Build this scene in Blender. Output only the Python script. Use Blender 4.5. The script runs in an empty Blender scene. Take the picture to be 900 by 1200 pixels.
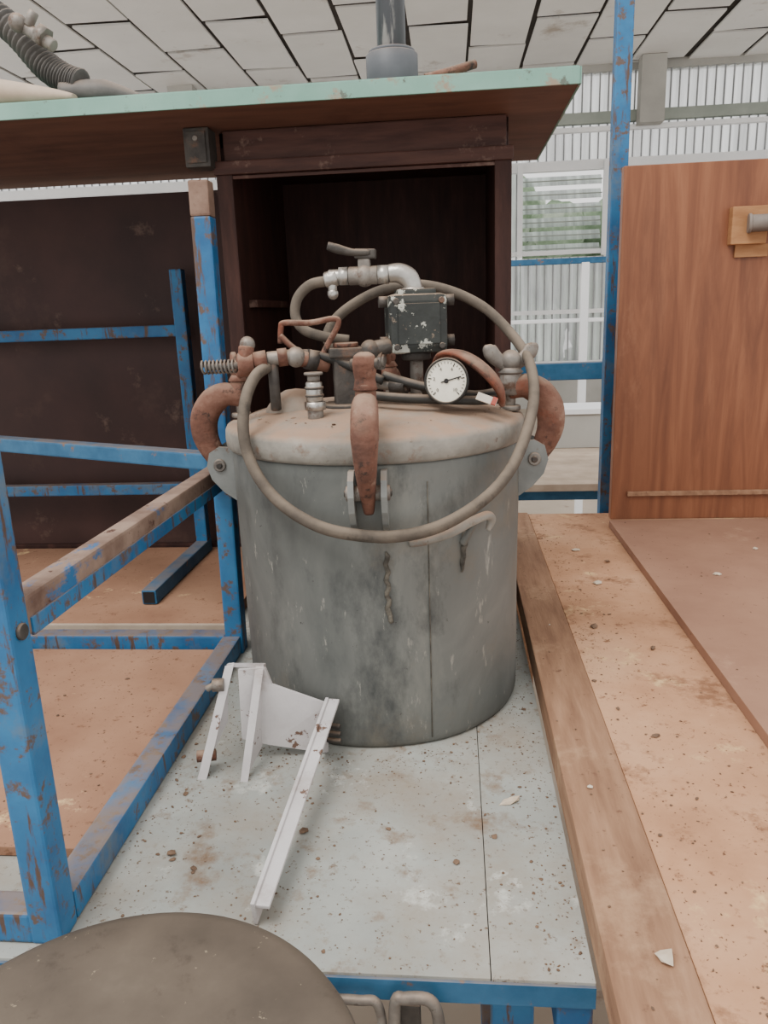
import bpy, bmesh, math, random
from mathutils import Matrix, Vector, noise
random.seed(7)
V=Vector
def S(r,g,b):
    f=lambda c:(c/255/12.92 if c/255<=.04045 else ((c/255+.055)/1.055)**2.4)
    return (f(r),f(g),f(b),1)

# ---------------------------------------------------------------- materials
def mat(name, ramp, scale=8, rough=.7, metal=0, detail=6, dist=0, stretch=(1,1,1), bump=0.15,
        bscale=None, spots=None, dust=None, spec=.3):
    m=bpy.data.materials.new(name); m.use_nodes=True
    nt=m.node_tree; N=nt.nodes; L=nt.links
    b=N['Principled BSDF']
    geo=N.new('ShaderNodeNewGeometry')
    def mp(st):
        q=N.new('ShaderNodeMapping'); q.inputs['Scale'].default_value=st
        L.new(geo.outputs['Position'],q.inputs['Vector']); return q
    q=mp(stretch)
    n=N.new('ShaderNodeTexNoise'); n.inputs['Scale'].default_value=scale; n.inputs['Detail'].default_value=detail
    n.inputs['Roughness'].default_value=.6; n.inputs['Distortion'].default_value=dist
    L.new(q.outputs[0],n.inputs['Vector'])
    r=N.new('ShaderNodeValToRGB'); el=r.color_ramp.elements
    el[0].position=ramp[0][0]; el[0].color=ramp[0][1]
    el[1].position=ramp[-1][0]; el[1].color=ramp[-1][1]
    for p,c in ramp[1:-1]:
        e=el.new(p); e.color=c
    L.new(n.outputs['Fac'],r.inputs['Fac'])
    col=r.outputs['Color']
    def mix(fac,a,bcol):
        x=N.new('ShaderNodeMix'); x.data_type='RGBA'
        L.new(fac,x.inputs[0]); L.new(a,x.inputs[6]); x.inputs[7].default_value=bcol
        return x.outputs[2]
    for i,s in enumerate(spots or []):
        st=s[4] if len(s)>4 else (1,1,1)
        q2=mp(st); q2.inputs['Location'].default_value=(3.1*i+1.3,7.7*i,2.2*i)
        n2=N.new('ShaderNodeTexNoise'); n2.inputs['Scale'].default_value=s[1]; n2.inputs['Detail'].default_value=8
        n2.inputs['Roughness'].default_value=.7
        L.new(q2.outputs[0],n2.inputs['Vector'])
        mr=N.new('ShaderNodeMapRange'); mr.inputs[1].default_value=s[2]; mr.inputs[2].default_value=s[2]+s[3]
        L.new(n2.outputs['Fac'],mr.inputs[0])
        col=mix(mr.outputs[0],col,s[0])
    if dust:
        sx=N.new('ShaderNodeSeparateXYZ'); L.new(geo.outputs['Normal'],sx.inputs[0])
        n3=N.new('ShaderNodeTexNoise'); n3.inputs['Scale'].default_value=30; n3.inputs['Detail'].default_value=6
        L.new(geo.outputs['Position'],n3.inputs['Vector'])
        mr=N.new('ShaderNodeMapRange'); mr.inputs[1].default_value=.25; mr.inputs[2].default_value=.9
        L.new(sx.outputs[2],mr.inputs[0])
        mr2=N.new('ShaderNodeMapRange'); mr2.inputs[1].default_value=.3; mr2.inputs[2].default_value=.55
        mr2.inputs[3].default_value=.3
        L.new(n3.outputs['Fac'],mr2.inputs[0])
        mm=N.new('ShaderNodeMath'); mm.operation='MULTIPLY'; L.new(mr.outputs[0],mm.inputs[0]); L.new(mr2.outputs[0],mm.inputs[1])
        m2=N.new('ShaderNodeMath'); m2.operation='MULTIPLY'; L.new(mm.outputs[0],m2.inputs[0]); m2.inputs[1].default_value=dust[1]
        col=mix(m2.outputs[0],col,dust[0])
    L.new(col,b.inputs['Base Color'])
    b.inputs['Roughness'].default_value=rough; b.inputs['Metallic'].default_value=metal
    b.inputs['Specular IOR Level'].default_value=spec
    if bump:
        n4=N.new('ShaderNodeTexNoise'); n4.inputs['Scale'].default_value=bscale or scale*6; n4.inputs['Detail'].default_value=5
        L.new(q.outputs[0],n4.inputs['Vector'])
        bp=N.new('ShaderNodeBump'); bp.inputs['Strength'].default_value=bump; bp.inputs['Distance'].default_value=.003
        L.new(n4.outputs['Fac'],bp.inputs['Height']); L.new(bp.outputs[0],b.inputs['Normal'])
    return m

DUST=S(160,136,115)
M={}
M['blue']=mat('blue_paint_worn',[(.35,S(32,82,126)),(.65,S(50,112,156))],9,.5,spots=[(S(98,106,112),7,.54,.14),(S(92,76,68),44,.55,.06),(S(84,66,57),60,.56,.05,(1,1,.12)),(S(82,62,52),12,.65,.03)],dust=(S(128,110,96),.8),bump=.2)
M['blue2']=mat('blue_paint_dusty',[(.35,S(34,82,116)),(.65,S(56,104,138))],14,.6,spots=[(S(120,94,78),26,.6,.06)],dust=(S(134,118,104),.6),bump=.15)
M['rustbar']=mat('rusty_painted_bar',[(.3,S(94,72,62)),(.6,S(142,120,106))],16,.85,spots=[(S(44,96,140),9,.6,.04,(1,.5,1)),(S(72,46,38),40,.6,.05)],bump=.3)
M['rustcap']=mat('rusty_bare_steel',[(.3,S(90,66,56)),(.6,S(128,104,90))],16,.85,spots=[(S(44,96,140),14,.62,.04),(S(72,46,38),40,.58,.05)],bump=.3)
M['formica']=mat('pale_laminate_dirty',[(.3,S(138,140,135)),(.5,S(155,157,151)),(.7,S(170,170,163))],5,.6,
    spots=[(S(143,131,116),4,.46,.24),(S(128,110,93),26,.56,.14),(S(184,183,175),11,.6,.06),(S(104,84,68),130,.59,.06),(S(120,98,79),7,.62,.1),(S(112,92,75),60,.62,.06)],bump=.1)
M['orange']=mat('hardboard_dusty',[(.3,S(154,111,82)),(.5,S(182,137,104)),(.75,S(200,159,126))],5,.9,
    spots=[(S(212,177,130),8,.58,.08),(S(120,82,60),50,.6,.08),(S(136,96,70),12,.56,.1),(S(104,72,54),150,.62,.05)],bump=.25,bscale=90)
M['orange2']=mat('hardboard_brown',[(.3,S(138,100,78)),(.7,S(166,127,101))],6,.85,
    spots=[(S(206,174,130),8,.61,.06),(S(116,80,60),60,.6,.08),(S(100,70,54),140,.62,.04)],bump=.15)
M['pinkboard']=mat('brown_board',[(.3,S(138,101,82)),(.7,S(160,122,99))],5,.8,spots=[(S(110,78,62),70,.63,.06),(S(180,144,116),5,.6,.15)],bump=.1)
M['plank']=mat('plank_wood',[(.3,S(122,89,68)),(.5,S(142,107,82)),(.7,S(160,124,97))],7,.8,stretch=(9,1,9),spots=[(S(174,140,110),6,.55,.15),(S(110,78,60),60,.62,.06)],bump=.15)
M['mahog']=mat('dark_mahogany',[(.3,S(43,27,25)),(.55,S(59,37,32)),(.75,S(76,49,42))],9,.6,stretch=(6,6,1),spots=[(S(98,76,66),6,.64,.1)],bump=.1,spec=.2)
M['mahogh']=mat('dark_mahogany_rail',[(.3,S(56,36,32)),(.6,S(78,52,45))],9,.55,stretch=(1,6,8),spots=[(S(116,94,84),16,.58,.1)],bump=.1,spec=.2)
M['dark']=mat('dark_veneer_panel',[(.3,S(46,30,28)),(.7,S(68,45,41))],5,.6,spots=[(S(92,72,64),12,.62,.1),(S(86,64,56),3,.56,.2)],bump=.05)
M['redwood']=mat('reddish_veneer',[(.25,S(104,62,43)),(.5,S(128,80,55)),(.75,S(148,97,68))],4,.45,stretch=(7,1,.6),dist=1.2,spots=[(S(96,58,42),3,.52,.2,(3,1,.4)),(S(158,112,84),5,.6,.2,(1,1,.5))],bump=.04)
M['under']=mat('tabletop_underside',[(.3,S(88,60,49)),(.7,S(112,77,62))],6,.7,stretch=(1,6,1),spots=[(S(74,48,40),5,.55,.2)],bump=.05)
M['green']=mat('green_edge_band',[(.3,S(106,144,130)),(.7,S(126,162,148))],9,.6,spots=[(S(140,126,108),14,.58,.06),(S(92,100,90),40,.6,.05)],bump=.1)
M['pineblock']=mat('pine_block',[(.3,S(150,104,68)),(.7,S(172,126,86))],10,.7,stretch=(2,1,8))
M['galv']=mat('galvanised_steel',[(.25,S(74,75,73)),(.42,S(92,94,91)),(.6,S(108,109,105)),(.8,S(128,128,122))],6,.58,metal=.15,stretch=(1,1,.6),dist=.8,
    spots=[(S(134,133,125),5,.54,.2,(1,1,.35)),(S(66,68,67),9,.55,.16,(1,1,.5)),(S(138,136,128),60,.62,.05,(1,1,.3)),(S(52,50,47),60,.66,.04),(S(112,103,90),4,.56,.2),(S(150,148,140),14,.66,.05,(1,1,.2)),(S(58,58,57),3.5,.62,.14,(1,1,.4))],bump=.08,bscale=30)
M['lidrim']=mat('lid_cast_rim',[(.3,S(106,102,95)),(.6,S(140,135,126)),(.8,S(160,154,144))],16,.8,spots=[(S(114,92,78),22,.56,.1),(S(84,75,68),50,.62,.06)],dust=(S(150,124,104),1.0),bump=.4)
M['ear']=mat('lug_steel',[(.3,S(104,107,105)),(.7,S(140,141,137))],14,.6,metal=.1,spots=[(S(100,76,62),30,.58,.06)],dust=(DUST,.5))
M['rust']=mat('rusty_cast_iron',[(.3,S(72,48,40)),(.5,S(102,68,55)),(.75,S(130,98,83))],22,.8,spots=[(S(52,41,36),40,.56,.08),(S(148,122,105),14,.57,.12),(S(120,66,47),9,.56,.1)],dust=(DUST,.6),bump=.6)
M['steel']=mat('dusty_steel',[(.3,S(96,90,85)),(.7,S(146,140,132))],30,.55,metal=.4,spots=[(S(94,72,60),30,.54,.1),(S(60,54,50),50,.6,.06)],dust=(DUST,.75))
M['chrome']=mat('chrome_fitting',[(.3,S(150,146,141)),(.7,S(190,188,182))],30,.35,metal=.75,spots=[(S(104,88,77),24,.55,.1),(S(70,62,57),50,.62,.05)],dust=(DUST,.6))
M['hose']=mat('rubber_hose',[(.3,S(74,67,60)),(.7,S(102,92,81))],30,.85,spots=[(S(62,57,51),20,.56,.1)],dust=(S(136,120,104),.6))
M['black']=mat('black_rubber',[(.3,S(30,30,30)),(.7,S(56,54,50))],30,.6,dust=(DUST,.5))
M['box']=mat('peeling_dark_paint',[(.3,S(36,38,37)),(.7,S(54,57,54))],20,.55,spots=[(S(170,170,160),30,.55,.012),(S(140,122,104),40,.6,.05)],dust=(DUST,.75),bump=.3)
M['dirtmetal']=mat('dark_dirty_metal',[(.3,S(52,49,47)),(.7,S(84,79,74))],30,.6,metal=.3,spots=[(S(104,80,66),24,.56,.1)],dust=(DUST,.65),bump=.3)
M['scar']=mat('weld_scar',[(.3,S(48,45,41)),(.7,S(110,104,93))],60,.8,bump=.5)
M['white']=mat('chipped_white_paint',[(.3,S(180,175,174)),(.7,S(202,197,196))],14,.6,spots=[(S(160,147,140),8,.55,.15),(S(104,80,68),40,.61,.02),(S(100,74,62),14,.68,.02)],bump=.2)
M['dialw']=mat('dial_face',[(.3,S(206,200,184)),(.7,S(224,218,202))],60,.5,bump=0)
M['tag']=mat('dusty_tag_paper',[(.3,S(170,160,146)),(.7,S(196,186,172))],60,.8,bump=0)
M['ink']=mat('dial_ink',[(.3,S(24,22,22)),(.7,S(34,30,30))],10,.6,bump=0)  # print on the dial; also the painted shade in the tube mouth
M['red']=mat('red_label',[(.3,S(140,62,52)),(.7,S(156,80,66))],10,.6,bump=0)
M['pvc']=mat('dark_grey_pvc',[(.3,S(68,70,74)),(.7,S(90,92,96))],10,.5,dust=(DUST,.4))
M['steelpipe']=mat('dark_pipe',[(.3,S(38,40,44)),(.7,S(58,60,64))],14,.35,spots=[(S(130,128,124),20,.58,.05,(1,1,.1))],spec=.6)
M['greypipe']=mat('grey_pipe',[(.3,S(104,94,87)),(.7,S(138,127,118))],14,.6)
M['vac']=mat('vacuum_hose_grey',[(.3,S(66,64,62)),(.7,S(98,94,90))],20,.6,dust=(S(150,132,116),.5))
M['beige']=mat('dusty_beige_board',[(.3,S(160,142,124)),(.7,S(188,170,152))],12,.9)
M['stool']=mat('stool_seat_vinyl',[(.3,S(74,65,56)),(.6,S(93,82,71)),(.8,S(111,99,86))],9,.7,spots=[(S(64,54,46),16,.56,.12),(S(134,120,101),90,.66,.04)],bump=.15)
M['debris']=mat('dirt_clods',[(.3,S(82,64,53)),(.7,S(128,103,83))],60,.95)
M['flake']=mat('paint_flakes',[(.3,S(186,166,142)),(.7,S(204,190,172))],60,.9)
M['ceil']=mat('ceiling_panel',[(.3,S(218,216,212)),(.7,S(232,230,226))],1.2,.8,spots=[(S(176,164,152),1.4,.58,.12)],bump=0)
M['seam']=mat('ceiling_seam_dark',[(.3,S(46,41,38)),(.7,S(68,60,54))],6,.9,bump=0)
M['wallg']=mat('painted_wall',[(.3,S(158,156,150)),(.7,S(180,178,172))],2,.85,bump=0)
M['floor']=mat('concrete_floor',[(.3,S(160,146,130)),(.7,S(190,176,160))],1.5,.9,spots=[(S(120,96,80),4,.6,.1)])
M['beamw']=mat('white_beam',[(.3,S(226,228,230)),(.7,S(240,240,240))],3,.7,bump=0)
M['beamg']=mat('greygreen_beam',[(.3,S(136,144,136)),(.7,S(158,164,156))],3,.7,bump=0)
M['rib']=mat('glazing_rib_grey',[(.3,S(130,132,134)),(.7,S(160,162,164))],3,.7,bump=0)
M['leaf']=mat('foliage',[(.3,S(96,118,90)),(.5,S(140,160,132)),(.7,S(200,210,192))],2.5,.9,bump=0)

def transl(name,col,tfrac):
    m=bpy.data.materials.new(name); m.use_nodes=True; nt=m.node_tree; N=nt.nodes; L=nt.links
    N.remove(N['Principled BSDF'])
    o=N['Material Output']
    geo=N.new('ShaderNodeNewGeometry'); mp=N.new('ShaderNodeMapping'); mp.inputs['Scale'].default_value=(6,1,.35)
    L.new(geo.outputs['Position'],mp.inputs[0])
    n=N.new('ShaderNodeTexNoise'); n.inputs['Scale'].default_value=1.6; n.inputs['Detail'].default_value=5; L.new(mp.outputs[0],n.inputs['Vector'])
    r=N.new('ShaderNodeValToRGB'); r.color_ramp.elements[0].position=.35; r.color_ramp.elements[0].color=tuple(c*.5 for c in col[:3])+(1,)
    r.color_ramp.elements[1].position=.6; r.color_ramp.elements[1].color=col
    L.new(n.outputs['Fac'],r.inputs[0])
    t=N.new('ShaderNodeBsdfTranslucent'); L.new(r.outputs[0],t.inputs[0])
    tr=N.new('ShaderNodeBsdfTransparent')
    d=N.new('ShaderNodeBsdfDiffuse'); L.new(r.outputs[0],d.inputs[0])
    x1=N.new('ShaderNodeMixShader'); x1.inputs[0].default_value=.15; L.new(t.outputs[0],x1.inputs[1]); L.new(d.outputs[0],x1.inputs[2])
    x=N.new('ShaderNodeMixShader'); x.inputs[0].default_value=tfrac; L.new(x1.outputs[0],x.inputs[1]); L.new(tr.outputs[0],x.inputs[2])
    L.new(x.outputs[0],o.inputs[0]); return m
M['poly']=transl('corrugated_polycarbonate',(.95,.96,.97,1),.3)
M['glass']=transl('frosted_louver_glass',(.76,.82,.79,1),.35)

# ---------------------------------------------------------------- geometry helpers
def cat(pts,n=8,closed=False):
    P=[V(p) for p in pts]; out=[]
    m=len(P)
    rng=range(m if closed else m-1)
    for i in rng:
        if closed: a,b,c,d=P[(i-1)%m],P[i],P[(i+1)%m],P[(i+2)%m]
        else: a,b,c,d=P[max(i-1,0)],P[i],P[i+1],P[min(i+2,m-1)]
        for k in range(n):
            t=k/n
            out.append(.5*((2*b)+(-a+c)*t+(2*a-5*b+4*c-d)*t*t+(-a+3*b-3*c+d)*t**3))
    if not closed: out.append(P[-1])
    return out
class B:
    def __init__(s,name,parent=None):
        s.name=name; s.bm=bmesh.new(); s.mats=[]; s.parent=parent
    def mi(s,m):
        if m not in s.mats: s.mats.append(m)
        return s.mats.index(m)
    def face(s,vs,m,smooth=False):
        try:
            f=s.bm.faces.new(vs); f.material_index=s.mi(m); f.smooth=smooth; return f
        except ValueError: return None
    def merge(s,t,m,smooth=False):
        vm={v:s.bm.verts.new(v.co) for v in t.verts}
        for f in t.faces: s.face([vm[v] for v in f.verts],m,smooth)
        t.free()
    def box(s,c,size,m,rot=None,bev=.002):
        t=bmesh.new(); bmesh.ops.create_cube(t,size=1)
        bmesh.ops.scale(t,vec=size,verts=t.verts)
        if bev: bmesh.ops.bevel(t,geom=list(t.edges),offset=min(bev,min(size)*.3),segments=2,affect='EDGES',profile=.6)
        if rot is not None: bmesh.ops.transform(t,matrix=rot.to_4x4(),verts=t.verts)
        bmesh.ops.translate(t,vec=c,verts=t.verts)
        s.merge(t,m)
    def bb(s,x0,x1,y0,y1,z0,z1,m,bev=.002):
        s.box(((x0+x1)/2,(y0+y1)/2,(z0+z1)/2),(x1-x0,y1-y0,z1-z0),m,bev=bev)
    def beam(s,p0,p1,w,h,m,up=(0,0,1),bev=.003):
        p0,p1=V(p0),V(p1); d=(p1-p0); L=d.length; y=d.normalized(); x=y.cross(V(up))
        if x.length<1e-4: x=y.cross(V((1,0,0)))
        x.normalize(); z=x.cross(y)
        R=Matrix((x,y,z)).transposed()
        s.box((p0+p1)/2,(w,L,h),m,rot=R,bev=bev)
    def loft(s,path,rad,m,n=12,side=None,power=2,caps=True,closed=False):
        path=[V(p) for p in path]; k=len(path)
        if not isinstance(rad,(list,tuple)): rad=[rad]*k
        elif len(rad)!=k:
            rr=[]
            for i in range(k):
                u=i/(k-1)*(len(rad)-1); j=min(int(u),len(rad)-2); f=u-j
                a,b=rad[j],rad[j+1]
                if not isinstance(a,tuple): a=(a,a)
                if not isinstance(b,tuple): b=(b,b)
                rr.append((a[0]*(1-f)+b[0]*f,a[1]*(1-f)+b[1]*f))
            rad=rr
        rings=[]; prev=None
        for i in range(k):
            if closed: T=path[(i+1)%k]-path[i-1]
            else: T=path[min(i+1,k-1)]-path[max(i-1,0)]
            T.normalize()
            if side is not None:
                X=V(side); X=(X-T*X.dot(T)).normalized()
            elif prev is None:
                X=T.cross(V((0,0,1)))
                if X.length<.05: X=T.cross(V((0,1,0)))
                X.normalize()
            else: X=(prev-T*prev.dot(T)).normalized()
            prev=X; Y=T.cross(X)
            r=rad[i]
            if not isinstance(r,tuple): r=(r,r)
            ring=[]
            for j in range(n):
                a=2*math.pi*j/n; ca,sa=math.cos(a),math.sin(a)
                e=2/power
                cx=math.copysign(abs(ca)**e,ca); cy=math.copysign(abs(sa)**e,sa)
                ring.append(s.bm.verts.new(path[i]+X*r[0]*cx+Y*r[1]*cy))
            rings.append(ring)
        for i in range(k if closed else k-1):
            A,Bq=rings[i],rings[(i+1)%k]
            for j in range(n): s.face([A[j],A[(j+1)%n],Bq[(j+1)%n],Bq[j]],m,True)
        if caps and not closed:
            s.face(rings[0][::-1],m); s.face(rings[-1],m)
    def cyl(s,p0,p1,r,m,n=24,r2=None):
        p0,p1=V(p0),V(p1); r2=r if r2 is None else r2
        L=(p1-p0).length; e=min(.0015,L*.2,r*.3); d=(p1-p0).normalized()
        s.loft([p0,p0+d*e,p1-d*e,p1],[(r-e,r-e),(r,r),(r2,r2),(r2-e,r2-e)],m,n)
    def hexn(s,p0,p1,r,m): s.loft([p0,p1],[(r,r),(r,r)],m,6)
    def lathe(s,prof,c,m,n=96,axis=None,fn=None):
        c=V(c); R=Matrix.Identity(3)
        if axis is not None: R=V((0,0,1)).rotation_difference(V(axis)).to_matrix()
        rings=[]
        for r,z in prof:
            if r<1e-6: rings.append([s.bm.verts.new(c+R@V((0,0,z)))]); continue
            ring=[]
            for j in range(n):
                a=2*math.pi*j/n; rr=r
                if fn: rr=r+fn(a,z)
                ring.append(s.bm.verts.new(c+R@V((rr*math.cos(a),rr*math.sin(a),z))))
            rings.append(ring)
        for A,Q in zip(rings,rings[1:]):
            if len(A)==1:
                for j in range(n): s.face([A[0],Q[j],Q[(j+1)%n]],m,True)
            elif len(Q)==1:
                for j in range(n): s.face([A[j],A[(j+1)%n],Q[0]],m,True)
            else:
                for j in range(n): s.face([A[j],A[(j+1)%n],Q[(j+1)%n],Q[j]],m,True)
    def ball(s,c,r,m,sq=(1,1,1)):
        t=bmesh.new(); bmesh.ops.create_icosphere(t,subdivisions=3,radius=r)
        bmesh.ops.scale(t,vec=sq,verts=t.verts); bmesh.ops.translate(t,vec=c,verts=t.verts)
        s.merge(t,m,True)
    def prism(s,pts,th,m):
        th=V(th); a=[s.bm.verts.new(V(p)-th/2) for p in pts]; b=[s.bm.verts.new(V(p)+th/2) for p in pts]
        s.face(a[::-1],m); s.face(b,m); k=len(a)
        for i in range(k): s.face([a[i],a[(i+1)%k],b[(i+1)%k],b[i]],m)
    def done(s,off=(0,0,0)):
        bmesh.ops.recalc_face_normals(s.bm,faces=s.bm.faces)
        xs=[v.co for v in s.bm.verts]
        lo=V((min(v.x for v in xs),min(v.y for v in xs),min(v.z for v in xs)))
        hi=V((max(v.x for v in xs),max(v.y for v in xs),max(v.z for v in xs)))
        c=V(((lo.x+hi.x)/2,(lo.y+hi.y)/2,lo.z))
        bmesh.ops.translate(s.bm,vec=-c,verts=s.bm.verts)
        me=bpy.data.meshes.new(s.name); s.bm.to_mesh(me); s.bm.free()
        for m in s.mats: me.materials.append(M[m])
        o=bpy.data.objects.new(s.name,me); bpy.context.collection.objects.link(o)
        o.location=c+V(off)
        if s.parent is not None: o.parent=s.parent
        return o
def empty(name,loc):
    e=bpy.data.objects.new(name,None); e.location=loc; e.empty_display_size=.05
    bpy.context.collection.objects.link(e); return e

# ---------------------------------------------------------------- room shell
FZ=-.75
b=B('floor'); b.bb(-7,7,-2.5,9.2,FZ-.1,FZ,'floor',bev=0); b.done()
b=B('ceiling')
b.bb(-7,7,4.5,9.2,3.22,3.3,'seam',bev=0)
for i in range(-11,12):
    x=i*.62+random.uniform(-.02,.02)
    off=(i%2)*.75+random.uniform(-.15,.15)
    y=4.5-off
    while y<9.1:
        y0=max(y,4.5); y1=min(y+1.45,9.15)
        if y1-y0>.1:
            tl=random.uniform(-.02,.02)
            g=random.uniform(.012,.034)
            b.box((x,(y0+y1)/2,3.205+random.uniform(-.006,.006)),(.62-2*g,y1-y0-.04,.02),'ceil',rot=Matrix.Rotation(tl,3,'Y')@Matrix.Rotation(random.uniform(-.012,.012),3,'Z'),bev=0)
        y+=1.5
b.done()
b=B('wall_back'); b.bb(-7,7,9.0,9.15,FZ,-.2,'wallg',bev=0); b.bb(-7,7,9.0,9.15,3.12,3.3,'wallg',bev=0); b.done()
b=B('window_1')
def corr(x0,x1,z0,z1,y=9.06):
    pr=None; x=x0; k=0
    while x<=x1+.001:
        yy=y+(.03 if k%2 else -.03); 
        a=b.bm.verts.new((x,yy,z0)); c=b.bm.verts.new((x,yy,z1))
        if pr: b.face([pr[0],a,c,pr[1]],'poly')
        pr=(a,c)
        if k%2==0 and k: b.bb(x-.008,x+.008,yy-.02,yy-.005,z0,z1,'rib',bev=0)
        x+=.05; k+=1
corr(-7,.95,-.2,3.12); corr(1.95,7,-.2,3.12); corr(.95,1.95,2.1,3.12); corr(.95,1.95,-.2,1.1)
for z,h,m in ((2.12,.11,'beamw'),(2.62,.12,'beamg'),(2.5,.05,'beamw'),(1.15,.05,'beamw'),(.45,.05,'beamw'),(-.2,.1,'beamw')):
    b.bb(-7,7,8.9,8.98,z-h/2,z+h/2,m,bev=0)
b.bb(2.25,2.52,8.7,8.89,2.5,3.19,'wallg',bev=0)
b.bb(-3.2,-2.9,8.7,8.89,2.5,3.19,'wallg',bev=0)
b.done()
b=B('window_2')
for xx in (.93,1.93): b.bb(xx-.03,xx+.03,8.84,8.895,1.1,2.15,'beamw',bev=0)
for i in range(6):
    b.box((1.43,9.04,1.2+i*.155),(.95,.012,.13),'glass',rot=Matrix.Rotation(math.radians(-35),3,'X'),bev=0)
    b.bb(.95,1.91,8.985,8.995,1.19+i*.155,1.203+i*.155,'beamg',bev=0)
b.done()
b=B('tree_foliage')
for i in range(26):
    t=bmesh.new(); bmesh.ops.create_icosphere(t,subdivisions=3,radius=random.uniform(.4,.8))
    for v in t.verts: v.co*=1+.25*noise.noise(v.co*4+V((i,0,0)))
    bmesh.ops.translate(t,vec=(random.uniform(0,5),13+random.uniform(-1,1),random.uniform(-.8,2.2)),verts=t.verts); b.merge(t,'leaf',True)
b.cyl((2.4,13,FZ),(2.4,13,1.2),.15,'rust'); b.done()

# ---------------------------------------------------------------- main workbench
def bench(name,x0,x1,y0,y1,zt,topm,legx,fm='blue',th=.022,seam=None):
    b=B(name)
    if seam:
        b.bb(x0,seam-.0004,y0,y1,zt-th,zt,topm,bev=.0006); b.bb(seam+.0004,x1,y0,y1,zt-th,zt,topm,bev=.0006)
    else: b.bb(x0,x1,y0,y1,zt-th,zt,topm,bev=.001)
    for (a,c) in (((x0,y0),(x1,y0)),((x0,y1),(x1,y1)),((x0,y0),(x0,y1)),((x1,y0),(x1,y1))):
        dx=.016 if a[0]==c[0] else 0; dy=0 if dx else .06
        sx=1 if a[0]==x0 else -1; sy=1 if a[1]==y0 else -1
        b.beam((a[0]+dx*sx,a[1]+dy*sy,zt-th-.02),(c[0]+(dx*sx),c[1]+dy*sy,zt-th-.02),.03,.038,fm)
    for lx in legx:
        for ly in (y0+.07,y1-.07):
            b.beam((lx,ly,FZ),(lx,ly,zt-th-.03),.038,.038,fm)
        b.beam((lx,y0+.07,FZ+.15),(lx,y1-.07,FZ+.15),.03,.03,fm)
    return b
b=bench('workbench',-1.25,.222,-.535,.80,0,'formica',(-1.2,.16),seam=.138)
b.bb(-1.25,.222,-.5375,-.534,-.024,-.003,'blue2',bev=.0005)
b.done()
b=B('wooden_bench')
b.bb(.292,1.35,-.8,.80,.008,.036,'orange',bev=.001)
b.bb(.225,.2905,-.8,.80,.0,.040,'plank',bev=.002)
b.bb(.28,1.35,-.75,-.71,-.08,.008,'plank'); b.bb(.28,1.35,.72,.76,-.08,.008,'plank')
for lx in (.27,1.3):
    for ly in (-.73,.74): b.beam((lx,ly,FZ),(lx,ly,.005),.06,.06,'plank')
b.done()
b=B('particle_board'); b.bb(.462,1.2,-.7,.675,.0365,.052,'pinkboard',bev=.001)
b.done()
b=B('upright_veneer_panel')
b.bb(.466,1.15,.68,.705,.0525,.80,'redwood')
b.bb(.50,1.12,.672,.680,.108,.118,'plank',bev=.001)
b.box((.714,.668,.673),(.07,.024,.073),'pineblock',bev=.002)
b.bb(.694,.76,.674,.680,.612,.637,'pineblock',bev=.001)
b.done()
b=B('pipe_handle'); b.cyl((.708,.645,.675),(.93,.60,.672),.0165,'greypipe'); b.cyl((.706,.6455,.675),(.712,.6445,.675),.019,'greypipe'); b.done()
b=B('steel_post'); b.beam((.485,.835,FZ),(.485,.835,1.5),.036,.036,'blue'); b.done()

# ---------------------------------------------------------------- cabinet
b=B('wooden_cabinet')
x0,x1,y0,y1,zt=-.253,.203,.235,.64,.813
b.bb(x0,x0+.02,y0+.02,y1,0.0,zt,'mahog'); b.bb(x1-.02,x1,y0+.02,y1,0.0,zt,'mahog')
b.bb(x0,x1,y1-.01,y1,0,zt,'mahog')
b.bb(x0-.004,x0+.022,y0,y0+.022,0,.75,'mahog'); b.bb(x1-.022,x1+.004,y0,y0+.022,0,.75,'mahog')
b.bb(x0+.01,x1-.004,y0+.004,y0+.026,.768,zt,'mahogh')
b.bb(x0-.006,x1+.006,y0-.006,y0+.022,.748,.768,'mahogh')
b.bb(x0,x1,y0+.02,y1,.79,zt,'mahog')
b.bb(x0+.02,x1-.02,y0+.03,y1-.01,.05,.07,'mahog')
b.bb(x0+.02,x0+.035,y0+.05,y0+.3,.545,.558,'mahogh')
b.bb(x0+.02,x1-.02,y0+.002,y0+.006,.742,.747,'mahogh',bev=.0005)
b.done()
b=B('electrical_switch_box'); b.box((-.275,.225,.785),(.04,.04,.056),'dirtmetal'); b.box((-.275,.204,.785),(.03,.004,.045),'dirtmetal'); b.cyl((-.275,.202,.797),(-.275,.199,.797),.004,'steel'); b.done()
b=B('tabletop')
b.bb(-1.6,.285,.102,.645,.814,.834,'under',bev=.001)
b.bb(-1.6,.287,.098,.102,.8135,.8345,'green',bev=.0005)
b.bb(.285,.288,.098,.645,.8135,.8345,'green',bev=.0005)
b.bb(-1.6,.285,.102,.645,.834,.8365,'green',bev=.0005)
b.done()
TZ=.8367
b=B('pipe_coupling')
b.cyl((0.03,.2,TZ),(0.03,.2,TZ+.055),.038,'pvc',32); b.cyl((0.03,.2,TZ+.055),(.03,.2,TZ+.06),.034,'pvc',32)
b.cyl((0.03,.2,TZ+.05),(0.03,.2,TZ+.62),.021,'steelpipe',32); b.done()
b=B('wooden_stick'); b.loft([(.08,.14,TZ+.006),(.11,.15,TZ+.014),(.15,.17,TZ+.028)],.006,'rust'); b.done()
b=B('vacuum_cleaner')
pts=cat([(-.66,.22,TZ+.17),(-.60,.21,TZ+.165),(-.54,.2,TZ+.125),(-.49,.185,TZ+.07),(-.455,.175,TZ+.045),(-.43,.17,TZ+.035)],40)
b.loft(pts,[(.019+.0035*math.sin(i*1.15),)*2 for i in range(len(pts))],'vac',16)
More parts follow.
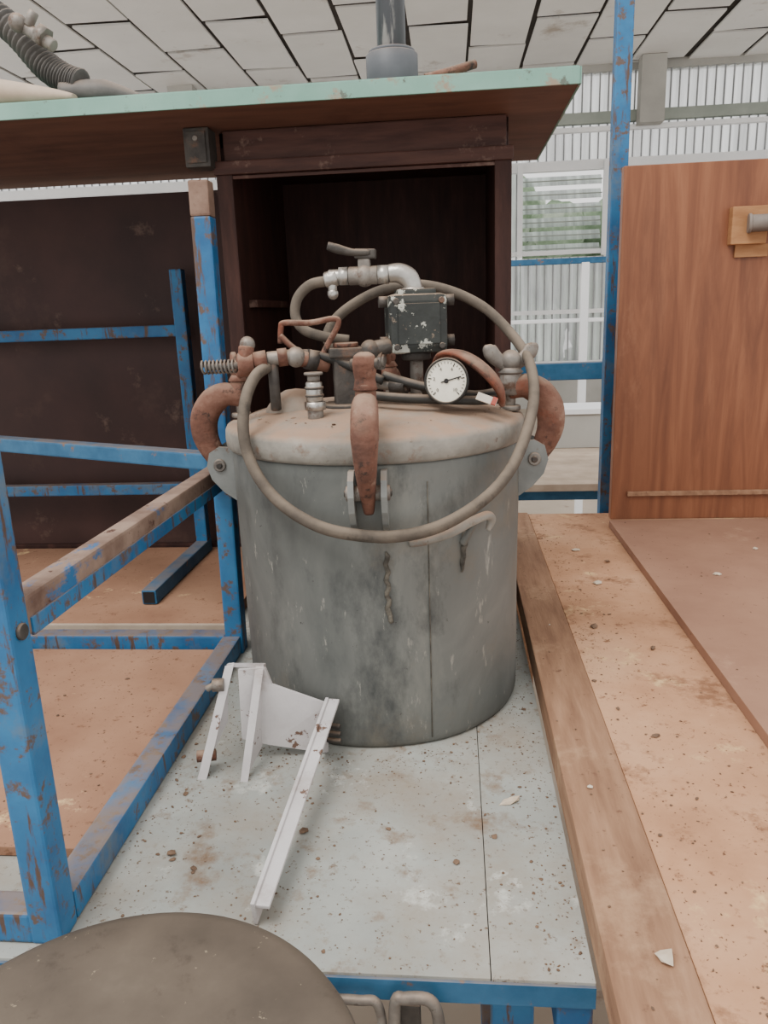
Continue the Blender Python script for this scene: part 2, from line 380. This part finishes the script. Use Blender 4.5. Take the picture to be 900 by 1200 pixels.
b.cyl((-.50,.155,TZ+.112),(-.455,.15,TZ+.082),.009,'steel'); b.ball((-.505,.15,TZ+.115),.013,'steel'); b.hexn((-.475,.15,TZ+.100),(-.465,.149,TZ+.092),.015,'steel'); b.cyl((-.49,.15,TZ+.11),(-.478,.15,TZ+.128),.007,'steel')
b.loft(cat([(-.46,.17,TZ+.022),(-.40,.18,TZ+.022),(-.35,.19,TZ+.012)],6),[(.026,.018),(.028,.021),(.016,.01)],'vac',16)
b.cyl((-.66,.24,TZ),(-.66,.24,TZ+.17),.03,'vac')
b.done()
b=B('dust_heap')
b.loft(cat([(-.75,.115,TZ+.03),(-.62,.12,TZ+.026),(-.5,.12,TZ+.015),(-.42,.12,TZ+.005)],6),[(.02,.03),(.02,.026),(.018,.015),(.01,.005)],'beige',16); b.done()

# ---------------------------------------------------------------- left frames
b=B('steel_table_frame')
w=.029; X=-.25; XB=-.247
def vpost(x,y,z1,m='blue',x2=None): b.beam((x,y,0),(x if x2 is None else x2,y,z1),w,w,m)
vpost(X,-.505,.72); b.beam((XB,.09,0),(XB+.008,.09,.67),w,w,'blue'); b.beam((XB+.008,.09,.67),(XB+.0086,.09,.718),w,w,'rustcap')
vpost(-.98,-.505,.72); vpost(-.98,.09,.72)
b.beam((X,-.49,.016),(X,.077,.016),w,.03,'blue'); b.beam((-.98,-.49,.016),(-.98,.077,.016),w,.03,'blue')
b.beam((X-.012,-.505,.016),(-.97,-.505,.016),w,.03,'blue'); b.beam((X-.012,.09,.016),(-.97,.09,.016),w,.03,'blue')
b.beam((X,-.49,.298),(X+.004,.077,.298),.024,.034,'rustbar'); b.beam((-.98,-.49,.30),(-.98,.075,.30),.03,.034,'blue')
b.beam((X+.0125,-.485,.288),(X+.0165,.077,.288),.003,.016,'blue')
b.beam((X-.01,.10,.315),(-.86,.40,.31),.03,.026,'blue2')
b.cyl((X+.014,-.505,.292),(X+.018,-.505,.292),.007,'dirtmetal')
b.done()
b=B('hardboard_sheet'); b.bb(-.955,-.275,-.41,.066,.001,.012,'orange2',bev=.001); b.done()
b=B('fibreboard_sheet')
b.bb(-.95,-.28,.15,.595,.001,.022,'orange2',bev=.001); b.bb(-.95,-.28,.143,.15,0.0,.022,'beige',bev=.001); b.done()
b=B('steel_stand')
b.beam((-.45,.56,.024),(-.45,.56,.63),.026,.026,'blue'); b.beam((-1.15,.56,.024),(-1.15,.56,.63),.026,.026,'blue')
b.beam((-.45,.235,.037),(-.45,.575,.037),.028,.028,'blue2'); b.box((-.45,.2345,.037),(.021,.002,.021),'ink',bev=0)  # dark plate on the tube end paints the shade of its open hollow
b.beam((-.46,.56,.508),(-1.14,.56,.508),.024,.024,'blue'); b.beam((-.46,.56,.17),(-1.14,.56,.17),.024,.024,'blue')
b.beam((-1.15,.235,.037),(-1.15,.575,.037),.028,.028,'blue2')
b.done()
b=B('upright_dark_panel'); b.bb(-1.2,-.27,.61,.632,0.0,.785,'dark'); b.bb(-1.2,-.27,.60,.61,.0,.03,'mahog'); b.done()

# ---------------------------------------------------------------- far benches
b=bench('assembly_table',.2,1.7,1.28,2.1,0,'beige',(.25,1.65),fm='blue2'); b.beam((.2,1.3,.34),(1.7,1.3,.34),.04,.05,'blue2')
b.beam((.22,1.3,0),(.22,1.3,.36),.04,.04,'blue2'); b.beam((1.68,1.3,0),(1.68,1.3,.36),.04,.04,'blue2'); b.done()
b=B('storage_crate'); b.bb(.45,1.1,1.9,2.08,.001,.13,'wallg'); b.bb(.43,1.12,1.89,2.09,.13,.15,'beamw'); b.done()
b=B('storage_rack')
for xx in (.1,.80,1.6):
    b.beam((xx,3.2,FZ),(xx,3.2,.74),.04,.04,'beamw')
b.beam((.08,3.2,.75),(1.62,3.2,.75),.03,.03,'blue2'); b.beam((.08,3.2,.2),(1.62,3.2,.2),.03,.03,'beamw'); b.beam((.08,3.2,.45),(1.62,3.2,.45),.02,.02,'beamw'); b.done()

# ---------------------------------------------------------------- stool
b=B('stool')
sc=V((-.110,-.704,0))
b.lathe([(0,.063),(.12,.063),(.155,.062),(.165,.058),(.169,.05),(.167,.04),(.155,.036),(0,.036)],sc,'stool',96)
for k in range(4):
    a=math.pi/4+k*math.pi/2; d=V((math.cos(a),math.sin(a),0))
    b.cyl(sc+d*.11+V((0,0,.037)),sc+d*.17+V((0,0,FZ)),.012,'dirtmetal',16)
ring=[sc+V((math.cos(t)*.148,math.sin(t)*.148,-.4)) for t in [i*math.pi/18 for i in range(36)]]
b.loft(ring,.008,'dirtmetal',8,closed=True)
b.done()
b=B('bench_clamp')
b.loft(cat([(.0,-.548,-.014),(.03,-.549,-.013),(.046,-.549,-.018),(.050,-.549,-.07)],6),.004,'steel',10)
b.loft(cat([(.058,-.550,-.07),(.060,-.550,-.014),(.068,-.550,-.008),(.088,-.550,-.009),(.095,-.550,-.03),(.095,-.550,-.08)],6),.005,'steel',10)
b.bb(.04,.102,-.556,-.544,-.085,-.068,'dirtmetal'); b.bb(.06,.08,-.546,-.5385,-.08,-.02,'dirtmetal')
b.done()

# ---------------------------------------------------------------- white bracket
b=B('metal_bracket')
P=lambda *a:V(a)
b.prism([P(-.150,-.205,.118),P(-.118,-.20,.118),P(-.112,-.198,.095),P(-.046,-.19,.065),P(-.050,-.196,.001),P(-.118,-.21,.02),P(-.150,-.214,.03)],(0.0004,.004,0),'white')
b.prism([P(-.166,-.20,.12),P(-.157,-.20,.122),P(-.185,-.255,.001),P(-.196,-.255,.001)],(.0,.004,.003),'white')
b.prism([P(-.166,-.20,.12),P(-.170,-.21,.05),P(-.194,-.255,.001)],(.004,.0,0),'white')
b.prism([P(-.130,-.202,.118),P(-.120,-.202,.118),P(-.134,-.258,.001),P(-.143,-.258,.001)],(0,.004,.003),'white')
b.prism([P(-.125,-.202,.118),P(-.128,-.21,.02),P(-.139,-.258,.001)],(.004,0,0),'white')
b.prism([P(-.166,-.20,.12),P(-.120,-.20,.12),P(-.120,-.19,.117),P(-.166,-.19,.117)],(0,0,.004),'white')
b.beam((-.046,-.19,.062),(-.070,-.478,.014),.004,.026,'white',bev=.001)
b.beam((-.040,-.19,.070),(-.064,-.478,.022),.018,.004,'white',bev=.001)
b.prism([P(-.046,-.19,.07),P(-.050,-.196,0.001),P(-.056,-.225,.02),P(-.05,-.225,.06)],(.004,0,0),'white')
for z in (.03,.04,.05): b.cyl((-.048,-.198,z-.01),(-.03,-.202,z-.01),.0035,'dirtmetal',12)
b.hexn((-.168,-.21,.10),(-.182,-.212,.10),.008,'steel'); b.hexn((-.178,-.235,.02),(-.2,-.24,.02),.007,'rust'); b.cyl((-.18,-.21,.1),(-.19,-.213,.095),.004,'steel')
b.done(off=(0,-.013,0))

# ---------------------------------------------------------------- PRESSURE TANK
T=empty('pressure_tank',(.006,-.008,0)); T.scale=(.962,.962,1)
b=B('tank_body',T)
def dent(a,z): return .0012*noise.noise(V((math.cos(a)*2.2,math.sin(a)*2.2,z*9)))+.0005*noise.noise(V((math.cos(a)*8,math.sin(a)*8,z*25)))
prof=[(.0,.0015),(.19,.0015),(.196,.001),(.1985,.006)]+[(.1995+.0025*(z/.36),z) for z in [.012+i*.0145 for i in range(24)]]+[(.2025,.36),(.2,.364),(0,.364)]
b.lathe(prof,(0,0,0),'galv',144,fn=dent)
def onb(adeg,z,off=.0): 
    a=math.radians(adeg); r=.2005+.0025*(z/.36)+off; return V((r*math.cos(a),r*math.sin(a),z))
b.loft([onb(-67,.01+i*.03,-.0002) for i in range(12)],(.0007),'scar',6)
b.loft([onb(-82+.5*math.sin(i*1.7),.175+i*.005,.0005) for i in range(18)],[(.001,.001)]+[(.0035+.002*math.sin(i*2.3),.003) for i in range(16)]+[(.001,.001)],'scar',10)
b.loft([onb(-81.2-i*.1,.172+i*.003,.001) for i in range(8)],[(.005,.003),(.004,.003),(.001,.001)],'scar',8)
b.loft([onb(-54+i*.15+.3*math.sin(i*1.9),.222+i*.005,.001) for i in range(13)],[(.001,.001),(.004,.003),(.003,.003),(.005,.004),(.003,.003),(.004,.004)],'scar',10)
b.done()
b=B('hook_rod',T)
b.loft(cat([onb(-74,.268,.002),onb(-69,.272,.010),onb(-61,.279,.015),onb(-52,.289,.016),onb(-46,.291,.016),onb(-44,.283,.015),onb(-45.5,.272,.014)],6),[(.003,.004),(.006,.005),(.0068,.0055),(.007,.0055),(.007,.0055),(.006,.005),(.003,.003)],'lidrim',12)
b.loft(cat([onb(-51,.287,.014),onb(-52.5,.272,.008),onb(-53.5,.258,.001)],5),.0045,'galv',10)
b.done()
b=B('lid',T)
def ln(a,z): return .0012*noise.noise(V((math.cos(a)*3,math.sin(a)*3,z*30)))
b.lathe([(0,.416),(.03,.4158),(.06,.415),(.09,.4135),(.12,.411),(.15,.4075),(.172,.403),(.185,.3985),(.194,.3955),(.201,.3945),(.2065,.392),(.209,.387),(.2095,.377),(.2085,.367),(.205,.3635),(.198,.363),(0,.363)],(0,0,0),'lidrim',144,fn=ln)
b.done()

def clamp(adeg,knob='rust',wdir=None,ks=1.0,eye=False):
    a=math.radians(adeg); er=V((math.cos(a),math.sin(a),0)); et=V((-math.sin(a),math.cos(a),0))
    W=lambda r,z,t=0: er*r+et*t+V((0,0,z))
    wd=V(wdir).normalized() if wdir else er
    b=B('clamp',T)
    for t in (-.019,.019):
        b.prism([W(.197,.358,t),W(.222,.360,t),W(.236,.352,t),W(.241,.334,t),W(.235,.315,t),W(.220,.298,t),W(.199,.283,t)],et*.007,'ear')
    b.cyl(W(.222,.335,-.026),W(.222,.335,.026),.009,'steel',16); b.cyl(W(.222,.335,-.028),W(.222,.335,.028),.0045,'dirtmetal',12)
    pts=cat([W(.219,.312),W(.226,.332),W(.237,.352),W(.245,.375),W(.243,.400),W(.229,.420),W(.209,.429),W(.186,.424)],5)
    b.loft(pts,[(.006,.006),(.009,.012),(.011,.016),(.0135,.0185),(.016,.0195),(.016,.019),(.015,.016),(.012,.013)],'rust',16,side=et,power=2.6)
    b.cyl(W(.190,.398),W(.190,.455),.007,'steel',16)
    b.cyl(W(.190,.397),W(.190,.404),.014,'steel',20)
    b.cyl(W(.190,.418),W(.190,.446),.0125*ks,knob,20)
    b.cyl(W(.190,.446),W(.190,.456),.0145*ks,knob,20,r2=.010)
    if eye:
        b.loft(cat([W(.190,.448),W(.190,.458),W(.190,.466),W(.190,.476),W(.190,.484),W(.190,.488)],4),[(.014,.012),(.012,.010),(.0135,.012),(.0145,.014),(.012,.012),(.005,.005)],knob,16,side=(1,0,0),power=2.4)
        b.cyl(W(.190,.475)-wd*.017,W(.190,.475)+wd*.017,.006,'dirtmetal',14)
    else:
        b.ball(W(.190,.462),.012*ks,knob)
        wp=wd.cross(V((0,0,1)))
        for s in (-1,1):
            c0=W(.190,.456)
            b.loft(cat([c0+wd*s*.004,c0+wd*s*.013*ks+V((0,0,.006)),c0+wd*s*.021*ks+V((0,0,.014)),c0+wd*s*.026*ks+V((0,0,.023)),c0+wd*s*.027*ks+V((0,0,.028))],4),[(.006,.009),(.005,.009),(.0055,.010),(.006,.011),(.005,.009),(.003,.004)],knob,14,side=wp)
    b.done()
clamp(-87,wdir=(1,-.2,0),eye=True); clamp(183,wdir=(.5,-1,0)); clamp(-2,knob='steel',wdir=(1,.3,0),ks=1.2); clamp(88)

b=B('air_hose',T)
pts=cat([(-.13,-.085,.468),(-.138,-.115,.46),(-.144,-.145,.438),(-.146,-.163,.405),(-.140,-.172,.372),(-.120,-.188,.340),(-.088,-.205,.314),(-.045,-.222,.296),(.0,-.228,.288),(.045,-.226,.286),(.095,-.213,.294),(.145,-.184,.316),(.180,-.150,.345),(.204,-.105,.385),(.217,-.055,.425),(.213,-.01,.463),(.192,.045,.497),(.155,.07,.532),(.105,.08,.556),(.055,.08,.565),(.0,.065,.556),(-.05,.04,.527),(-.065,.02,.495),(-.03,.005,.475)],10)
b.loft(pts,.0072,'hose',12); 
b.cyl((-.03,.005,.475),(-.005,-.002,.468),.010,'steel')
b.done()
vo=(-.008,0,-.011)
b=B('air_hose',T)
b.loft(cat([(-.045,-.02,.582),(-.07,-.02,.578),(-.088,-.022,.562),(-.092,-.025,.54),(-.08,-.03,.522),(-.05,-.035,.512),(-.02,-.03,.507)],8),.0068,'hose',12); 
b.cyl((-.05,-.02,.583),(-.032,-.02,.586),.010,'chrome'); b.done(off=vo)
b=B('rubber_cable',T)
for pp in ([(.02,-.06,.452),(.06,-.075,.441),(.1,-.085,.433),(.14,-.07,.425),(.175,-.03,.425)],[(.0,-.085,.430),(.05,-.105,.427),(.09,-.10,.424),(.14,-.085,.420),(.17,-.06,.418)],[(-.11,-.03,.478),(-.08,-.06,.482),(-.04,-.065,.472),(.02,-.07,.446)]):
    b.loft(cat(pp,8),.0058,'black',10)
b.done()

b=B('ball_valve',T)
yv=-.02
b.cyl((-.045,yv,.587),(-.018,yv,.587),.009,'chrome'); b.hexn((-.030,yv,.587),(-.018,yv,.587),.0125,'chrome')
b.cyl((-.018,yv,.587),(.022,yv,.587),.0115,'steel'); b.ball((.004,yv,.587),.0145,'steel')
b.box((.004,yv,.601),(.016,.016,.012),'steel'); b.cyl((.004,yv,.60),(.004,yv,.616),.005,'steel')
b.hexn((.022,yv,.587),(.036,yv,.587),.013,'chrome')
b.box((.006,yv,.613),(.028,.018,.012),'dirtmetal',rot=Matrix.Rotation(.05,3,'Y'))
b.loft(cat([(.012,yv-.004,.614),(-.01,yv-.008,.615),(-.03,yv-.010,.620),(-.042,yv-.011,.624)],4),[(.006,.004),(.007,.0045),(.009,.006),(.0075,.005)],'dirtmetal',12,side=(0,1,0),power=3)
b.cyl((-.040,yv,.587),(-.040,yv,.565),.006,'chrome'); b.ball((-.040,yv,.566),.0075,'chrome')
b.loft(cat([(.036,yv,.588),(.05,yv,.588),(.062,yv,.582),(.068,yv,.570),(.068,yv,.558)],5),[(.011,.011),(.0125,.0125),(.013,.013),(.012,.012),(.012,.012)],'chrome',16)
b.cyl((.068,yv,.556),(.068,yv,.570),.0155,'chrome')
b.done(off=vo)
b=B('pressure_regulator',T)
Rr=Matrix.Rotation(math.radians(12),3,'Z')
b.box((.062,yv,.514),(.078,.06,.074),'box',rot=Rr,bev=.009)
b.box((.062,yv,.552),(.05,.045,.01),'box',rot=Rr,bev=.003)
b.box(V((.062,yv,.514))+Rr@V((0,-.031,0)),(.055,.003,.05),'box',rot=Rr,bev=.001)
for dx in (-.03,.03):
    for dz in (-.028,.028):
        p=V((.062,yv,.514))+Rr@V((dx,-.029,dz)); b.cyl(p,p+Rr@V((0,-.004,0)),.004,'dirtmetal',12)
for dz in (-.025,.025):
    for sx in (-1,1): 
        p=V((.062,yv,.517))+Rr@V((sx*.038,-.01,dz)); q=p+Rr@V((sx*.012,0,0)); b.hexn(p,q,.008,'dirtmetal')
p=V((.062,yv,.498))+Rr@V((-.038,-.02,-.01)); b.cyl(p,p+V((-.022,-.01,-.003)),.010,'dirtmetal'); b.ball(p+V((-.026,-.012,-.004)),.013,'dirtmetal')
b.cyl((.062,yv,.480),(.062,yv,.468),.02,'dirtmetal'); b.cyl((.062,yv,.472),(.062,yv,.412),.009,'steel'); b.hexn((.062,yv,.425),(.062,yv,.411),.018,'dirtmetal')
b.done()

b=B('agitator_head',T)
b.box((-.03,-.05,.447),(.036,.036,.066),'dirtmetal',rot=Matrix.Rotation(.2,3,'Z'),bev=.004)
b.box((-.03,-.05,.482),(.046,.044,.012),'dirtmetal',rot=Matrix.Rotation(.2,3,'Z'),bev=.002)
b.cyl((-.03,-.05,.488),(-.03,-.05,.494),.017,'rust'); b.cyl((-.03,-.05,.411),(-.03,-.05,.418),.035,'dirtmetal')
b.cyl((-.005,-.05,.472),(.022,-.055,.47),.009,'steel'); b.hexn((.01,-.052,.471),(.02,-.055,.47),.013,'steel')
b.hexn((.03,-.06,.440),(.05,-.068,.438),.011,'dirtmetal'); b.cyl((.0,-.05,.442),(.05,-.068,.438),.007,'steel')
b.done()
b=B('spring_valve',T)
b.cyl((-.20,-.10,.470),(-.155,-.09,.471),.0045,'steel',12)
hel=[V((-.204+.0095*t/6.283*.5,-.10+.001*t/6.283,.470))+V((0,math.cos(t)*.0075,math.sin(t)*.0075)) for t in [k*math.pi/8 for k in range(16*9)]]
b.loft(hel,.0016,'steel',6)
b.cyl((-.158,-.09,.471),(-.138,-.086,.472),.015,'rust'); b.cyl((-.148,-.09,.475),(-.146,-.088,.494),.010,'rust'); b.ball((-.145,-.086,.496),.010,'steel')
b.hexn((-.138,-.086,.474),(-.122,-.082,.476),.014,'rust')
b.cyl((-.122,-.082,.477),(-.09,-.075,.479),.009,'steel'); b.hexn((-.108,-.079,.478),(-.096,-.076,.479),.0125,'rust')
b.cyl((-.09,-.075,.479),(-.045,-.055,.466),.010,'rust'); b.ball((-.085,-.074,.478),.013,'steel')
b.hexn((-.072,-.068,.475),(-.06,-.062,.471),.0145,'dirtmetal')
b.cyl((-.115,-.08,.474),(-.115,-.078,.412),.007,'dirtmetal')
b.loft(cat([(-.105,-.07,.495),(-.103,-.07,.514),(-.098,-.07,.520),(-.065,-.065,.519),(-.035,-.06,.523),(-.029,-.06,.516),(-.045,-.062,.49),(-.055,-.065,.472)],5),[(.0038,.0038)]*8,'rust',10)
b.loft(cat([(-.105,-.07,.505),(-.09,-.068,.49),(-.07,-.066,.475),(-.06,-.066,.465)],5),[(.007,.004),(.008,.004),(.008,.004),(.006,.004)],'rust',10)
b.done(off=(-.008,0,.001))
b=B('relief_valve',T)
c=V((-.062,-.125,0))
b.cyl(c+V((0,0,.404)),c+V((0,0,.420)),.010,'steel'); b.hexn(c+V((0,0,.418)),c+V((0,0,.428)),.0135,'chrome')
b.cyl(c+V((0,0,.428)),c+V((0,0,.452)),.0105,'chrome'); b.cyl(c+V((0,0,.434)),c+V((0,0,.437)),.012,'dirtmetal'); b.cyl(c+V((0,0,.443)),c+V((0,0,.446)),.012,'dirtmetal')
b.cyl(c+V((0,0,.452)),c+V((0,0,.460)),.008,'steel'); b.cyl(c+V((-.0,0,.460)),c+V((0,0,.463)),.012,'steel')
b.done()
b=B('filler_cap',T)
b.lathe([(0,.436),(.015,.434),(.03,.426),(.04,.414),(.044,.406)],(-.105,-.03,0),'lidrim',40); b.done()

gc=V((.103,-.112,.447)); ax=(V((.114,-1.05,.60))-gc).normalized(); ax=(ax+V((-.12,0,.0))).normalized()
b=B('pressure_gauge',T)
k=.92
b.lathe([(0,-.026*k),(.022*k,-.026*k),(.029*k,-.022*k),(.030*k,-.004),(.0305*k,.0),(.0295*k,.002),(.0275*k,.002),(.027*k,0)],gc,'black',48,axis=ax)
b.lathe([(.0272*k,.0002),(0,.0004)],gc,'dialw',48,axis=ax)
zz=ax; xx=V((0,0,1)).cross(zz).normalized(); yy=zz.cross(xx); RG=Matrix((xx,yy,zz)).transposed()
for i in range(26):
    a=math.radians(225-i*10.8); r0=(.0225 if i%5 else .0205)*k
    d=V((math.cos(a),math.sin(a),0)); 
    b.beam(gc+RG@(d*r0+V((0,0,.0008))),gc+RG@(d*.025*k+V((0,0,.0008))),.0006 if i%5 else .0011,.0005,'ink',up=zz,bev=0)
a=math.radians(15); d=V((math.cos(a),math.sin(a),0))
b.beam(gc+RG@(-d*.007+V((0,0,.0012))),gc+RG@(d*.019+V((0,0,.0012))),.0014,.0004,'ink',up=zz,bev=0)
b.cyl(gc,gc+zz*.002,.003,'ink',16)
b.cyl(gc-zz*.015,gc-zz*.02+V((-.03,.04,-.012)),.009,'dirtmetal')
b.done()
for i,tx in enumerate(('0','2','4','6','8','10')):
    cu=bpy.data.curves.new('numeral','FONT'); cu.body=tx; cu.size=.0055; cu.align_x='CENTER'; cu.align_y='CENTER'; cu.extrude=.0001
    o=bpy.data.objects.new('dial_numeral',cu); bpy.context.collection.objects.link(o); cu.materials.append(M['ink'])
    a=math.radians(225-i*54); p=gc+RG@V((math.cos(a)*.0168*k,math.sin(a)*.0168*k,.001))
    o.parent=T; o.matrix_local=Matrix.Translation(p)@RG.to_4x4()
b=B('rusty_strap',T)
b.loft(cat([(.092,-.03,.456),(.103,-.055,.474),(.125,-.075,.474),(.152,-.085,.456),(.170,-.08,.434),(.174,-.07,.416)],6),[(.011,.005),(.016,.006),(.02,.006),(.018,.006),(.012,.005)],'rust',14)
b.done()
b=B('tag_label',T)
b.box((.153,-.112,.424),(.026,.012,.0012),'tag',rot=Matrix.Rotation(-.15,3,'Z')@Matrix.Rotation(.35,3,'Y')@Matrix.Rotation(.7,3,'X'),bev=0)
b.box((.162,-.114,.4215),(.006,.0122,.0018),'red',rot=Matrix.Rotation(-.15,3,'Z')@Matrix.Rotation(.35,3,'Y')@Matrix.Rotation(.7,3,'X'),bev=0)
b.done()

# ---------------------------------------------------------------- debris
def bit(x,y,z,r,m):
    t=bmesh.new(); bmesh.ops.create_icosphere(t,subdivisions=1,radius=r)
    o=V((random.random()*50,0,0))
    for v in t.verts: v.co*=1+.7*noise.noise(v.co/r*1.3+o); 
    bmesh.ops.scale(t,vec=(random.uniform(.7,1.6),random.uniform(.7,1.5),.4),verts=t.verts)
    bmesh.ops.rotate(t,matrix=Matrix.Rotation(random.random()*6,3,'Z'),verts=t.verts)
    lo=min(v.co.z for v in t.verts)
    bmesh.ops.translate(t,vec=(x,y,z-lo+.0001),verts=t.verts); b.merge(t,m)
def rs(): return min(.0024,.0004+random.expovariate(2800))
b=B('dirt_debris')
n=0
while n<1500:
    x=random.uniform(-.23,.218); y=random.uniform(-.53,.2)
    if x*x+(y+.01)**2<.2**2: continue
    den=.15+.6*(math.hypot(x,y)<.26)+.7*(x>.18)+.3*(x<-.15)+.5*max(0,noise.noise(V((x*9,y*9,3))))
    if random.random()>den: continue
    bit(x,y,0,rs(),'debris'); n+=1
for (x,y,r) in ((-.18,-.40,.005),(-.15,-.42,.003),(-.05,-.36,.004),(.11,-.40,.003),(.15,-.36,.004),(-.2,-.3,.003)): bit(x,y,0,r,'debris')
bit(.17,-.30,0,.008,'flake'); b.done()
b=B('sawdust_crumbs')
for i in range(650):
    x=.295+random.expovariate(16); 
    if x>.455: continue
    bit(x,random.uniform(-.7,.7),.0362,rs(),'debris')
for (x,y,r) in ((.41,.42,.007),(.33,.1,.006),(.40,.02,.005),(.345,-.22,.004)): bit(x,y,.0362,r,'debris')
for (x,y,r) in ((.36,.5,.006),(.37,.3,.007)): bit(x,y,.0362,r,'flake')
b.done()
b=B('paint_flakes')
for (x,y,r) in ((.27,-.55,.006),(.25,-.33,.003),(.26,.1,.002)): bit(x,y,.0402,r,'flake')
for i in range(90): bit(random.uniform(.23,.285),random.uniform(-.7,.7),.0402,rs()*.8,'debris')
b.done()
b=B('wood_grit')
for i in range(160): bit(random.uniform(.47,.9),random.uniform(-.4,.66),.0522,rs(),'debris')
for (x,y,r) in ((.58,.3,.007),(.65,.2,.006),(.7,.45,.005)): bit(x,y,.0522,r,'flake')
b.done()
b=B('dust_specks')
for i in range(260): bit(random.uniform(-.7,-.28),random.uniform(-.40,.06),.0122,rs(),'debris')
b.done()
b=B('lid_dirt',T)
for i in range(300):
    a=random.uniform(0,6.28); r=.18*math.sqrt(random.random()); x,y=r*math.cos(a),r*math.sin(a)
    z=.4155-.0095*(r/.16)**2-.001
    bit(x,y,z,rs(),'debris')
b.done()

# ---------------------------------------------------------------- light & camera
w=bpy.data.worlds.new('overcast'); bpy.context.scene.world=w; w.use_nodes=True
bg=w.node_tree.nodes['Background']; bg.inputs[0].default_value=(1,.985,.965,1); bg.inputs[1].default_value=1.55
def area(name,loc,tgt,size,power,col=(1,1,1)):
    l=bpy.data.lights.new(name,'AREA'); l.shape='RECTANGLE'; l.size=size[0]; l.size_y=size[1]; l.energy=power; l.color=col
    o=bpy.data.objects.new(name,l); bpy.context.collection.objects.link(o); o.location=loc
    o.rotation_euler=(V(tgt)-V(loc)).to_track_quat('-Z','Y').to_euler(); return o
area('roof_light',(-.9,-1.3,3.0),(0,0,0),(1.6,1.2),100,(1,.98,.95))  # added soft key lamp above the workspace, gives the light some direction
cam=bpy.data.cameras.new('camera'); co=bpy.data.objects.new('camera',cam); bpy.context.collection.objects.link(co)
cam.sensor_fit='VERTICAL'; cam.sensor_height=24; cam.lens=18; cam.clip_start=.01; cam.clip_end=200
Rc=Matrix.Rotation(math.radians(5.5),3,'Z')@Matrix.Rotation(math.radians(75.4),3,'X')@Matrix.Rotation(math.radians(-2.15),3,'Z')
co.matrix_world=Matrix.Translation((.114,-1.05,.53))@Rc.to_4x4()
bpy.context.scene.camera=co
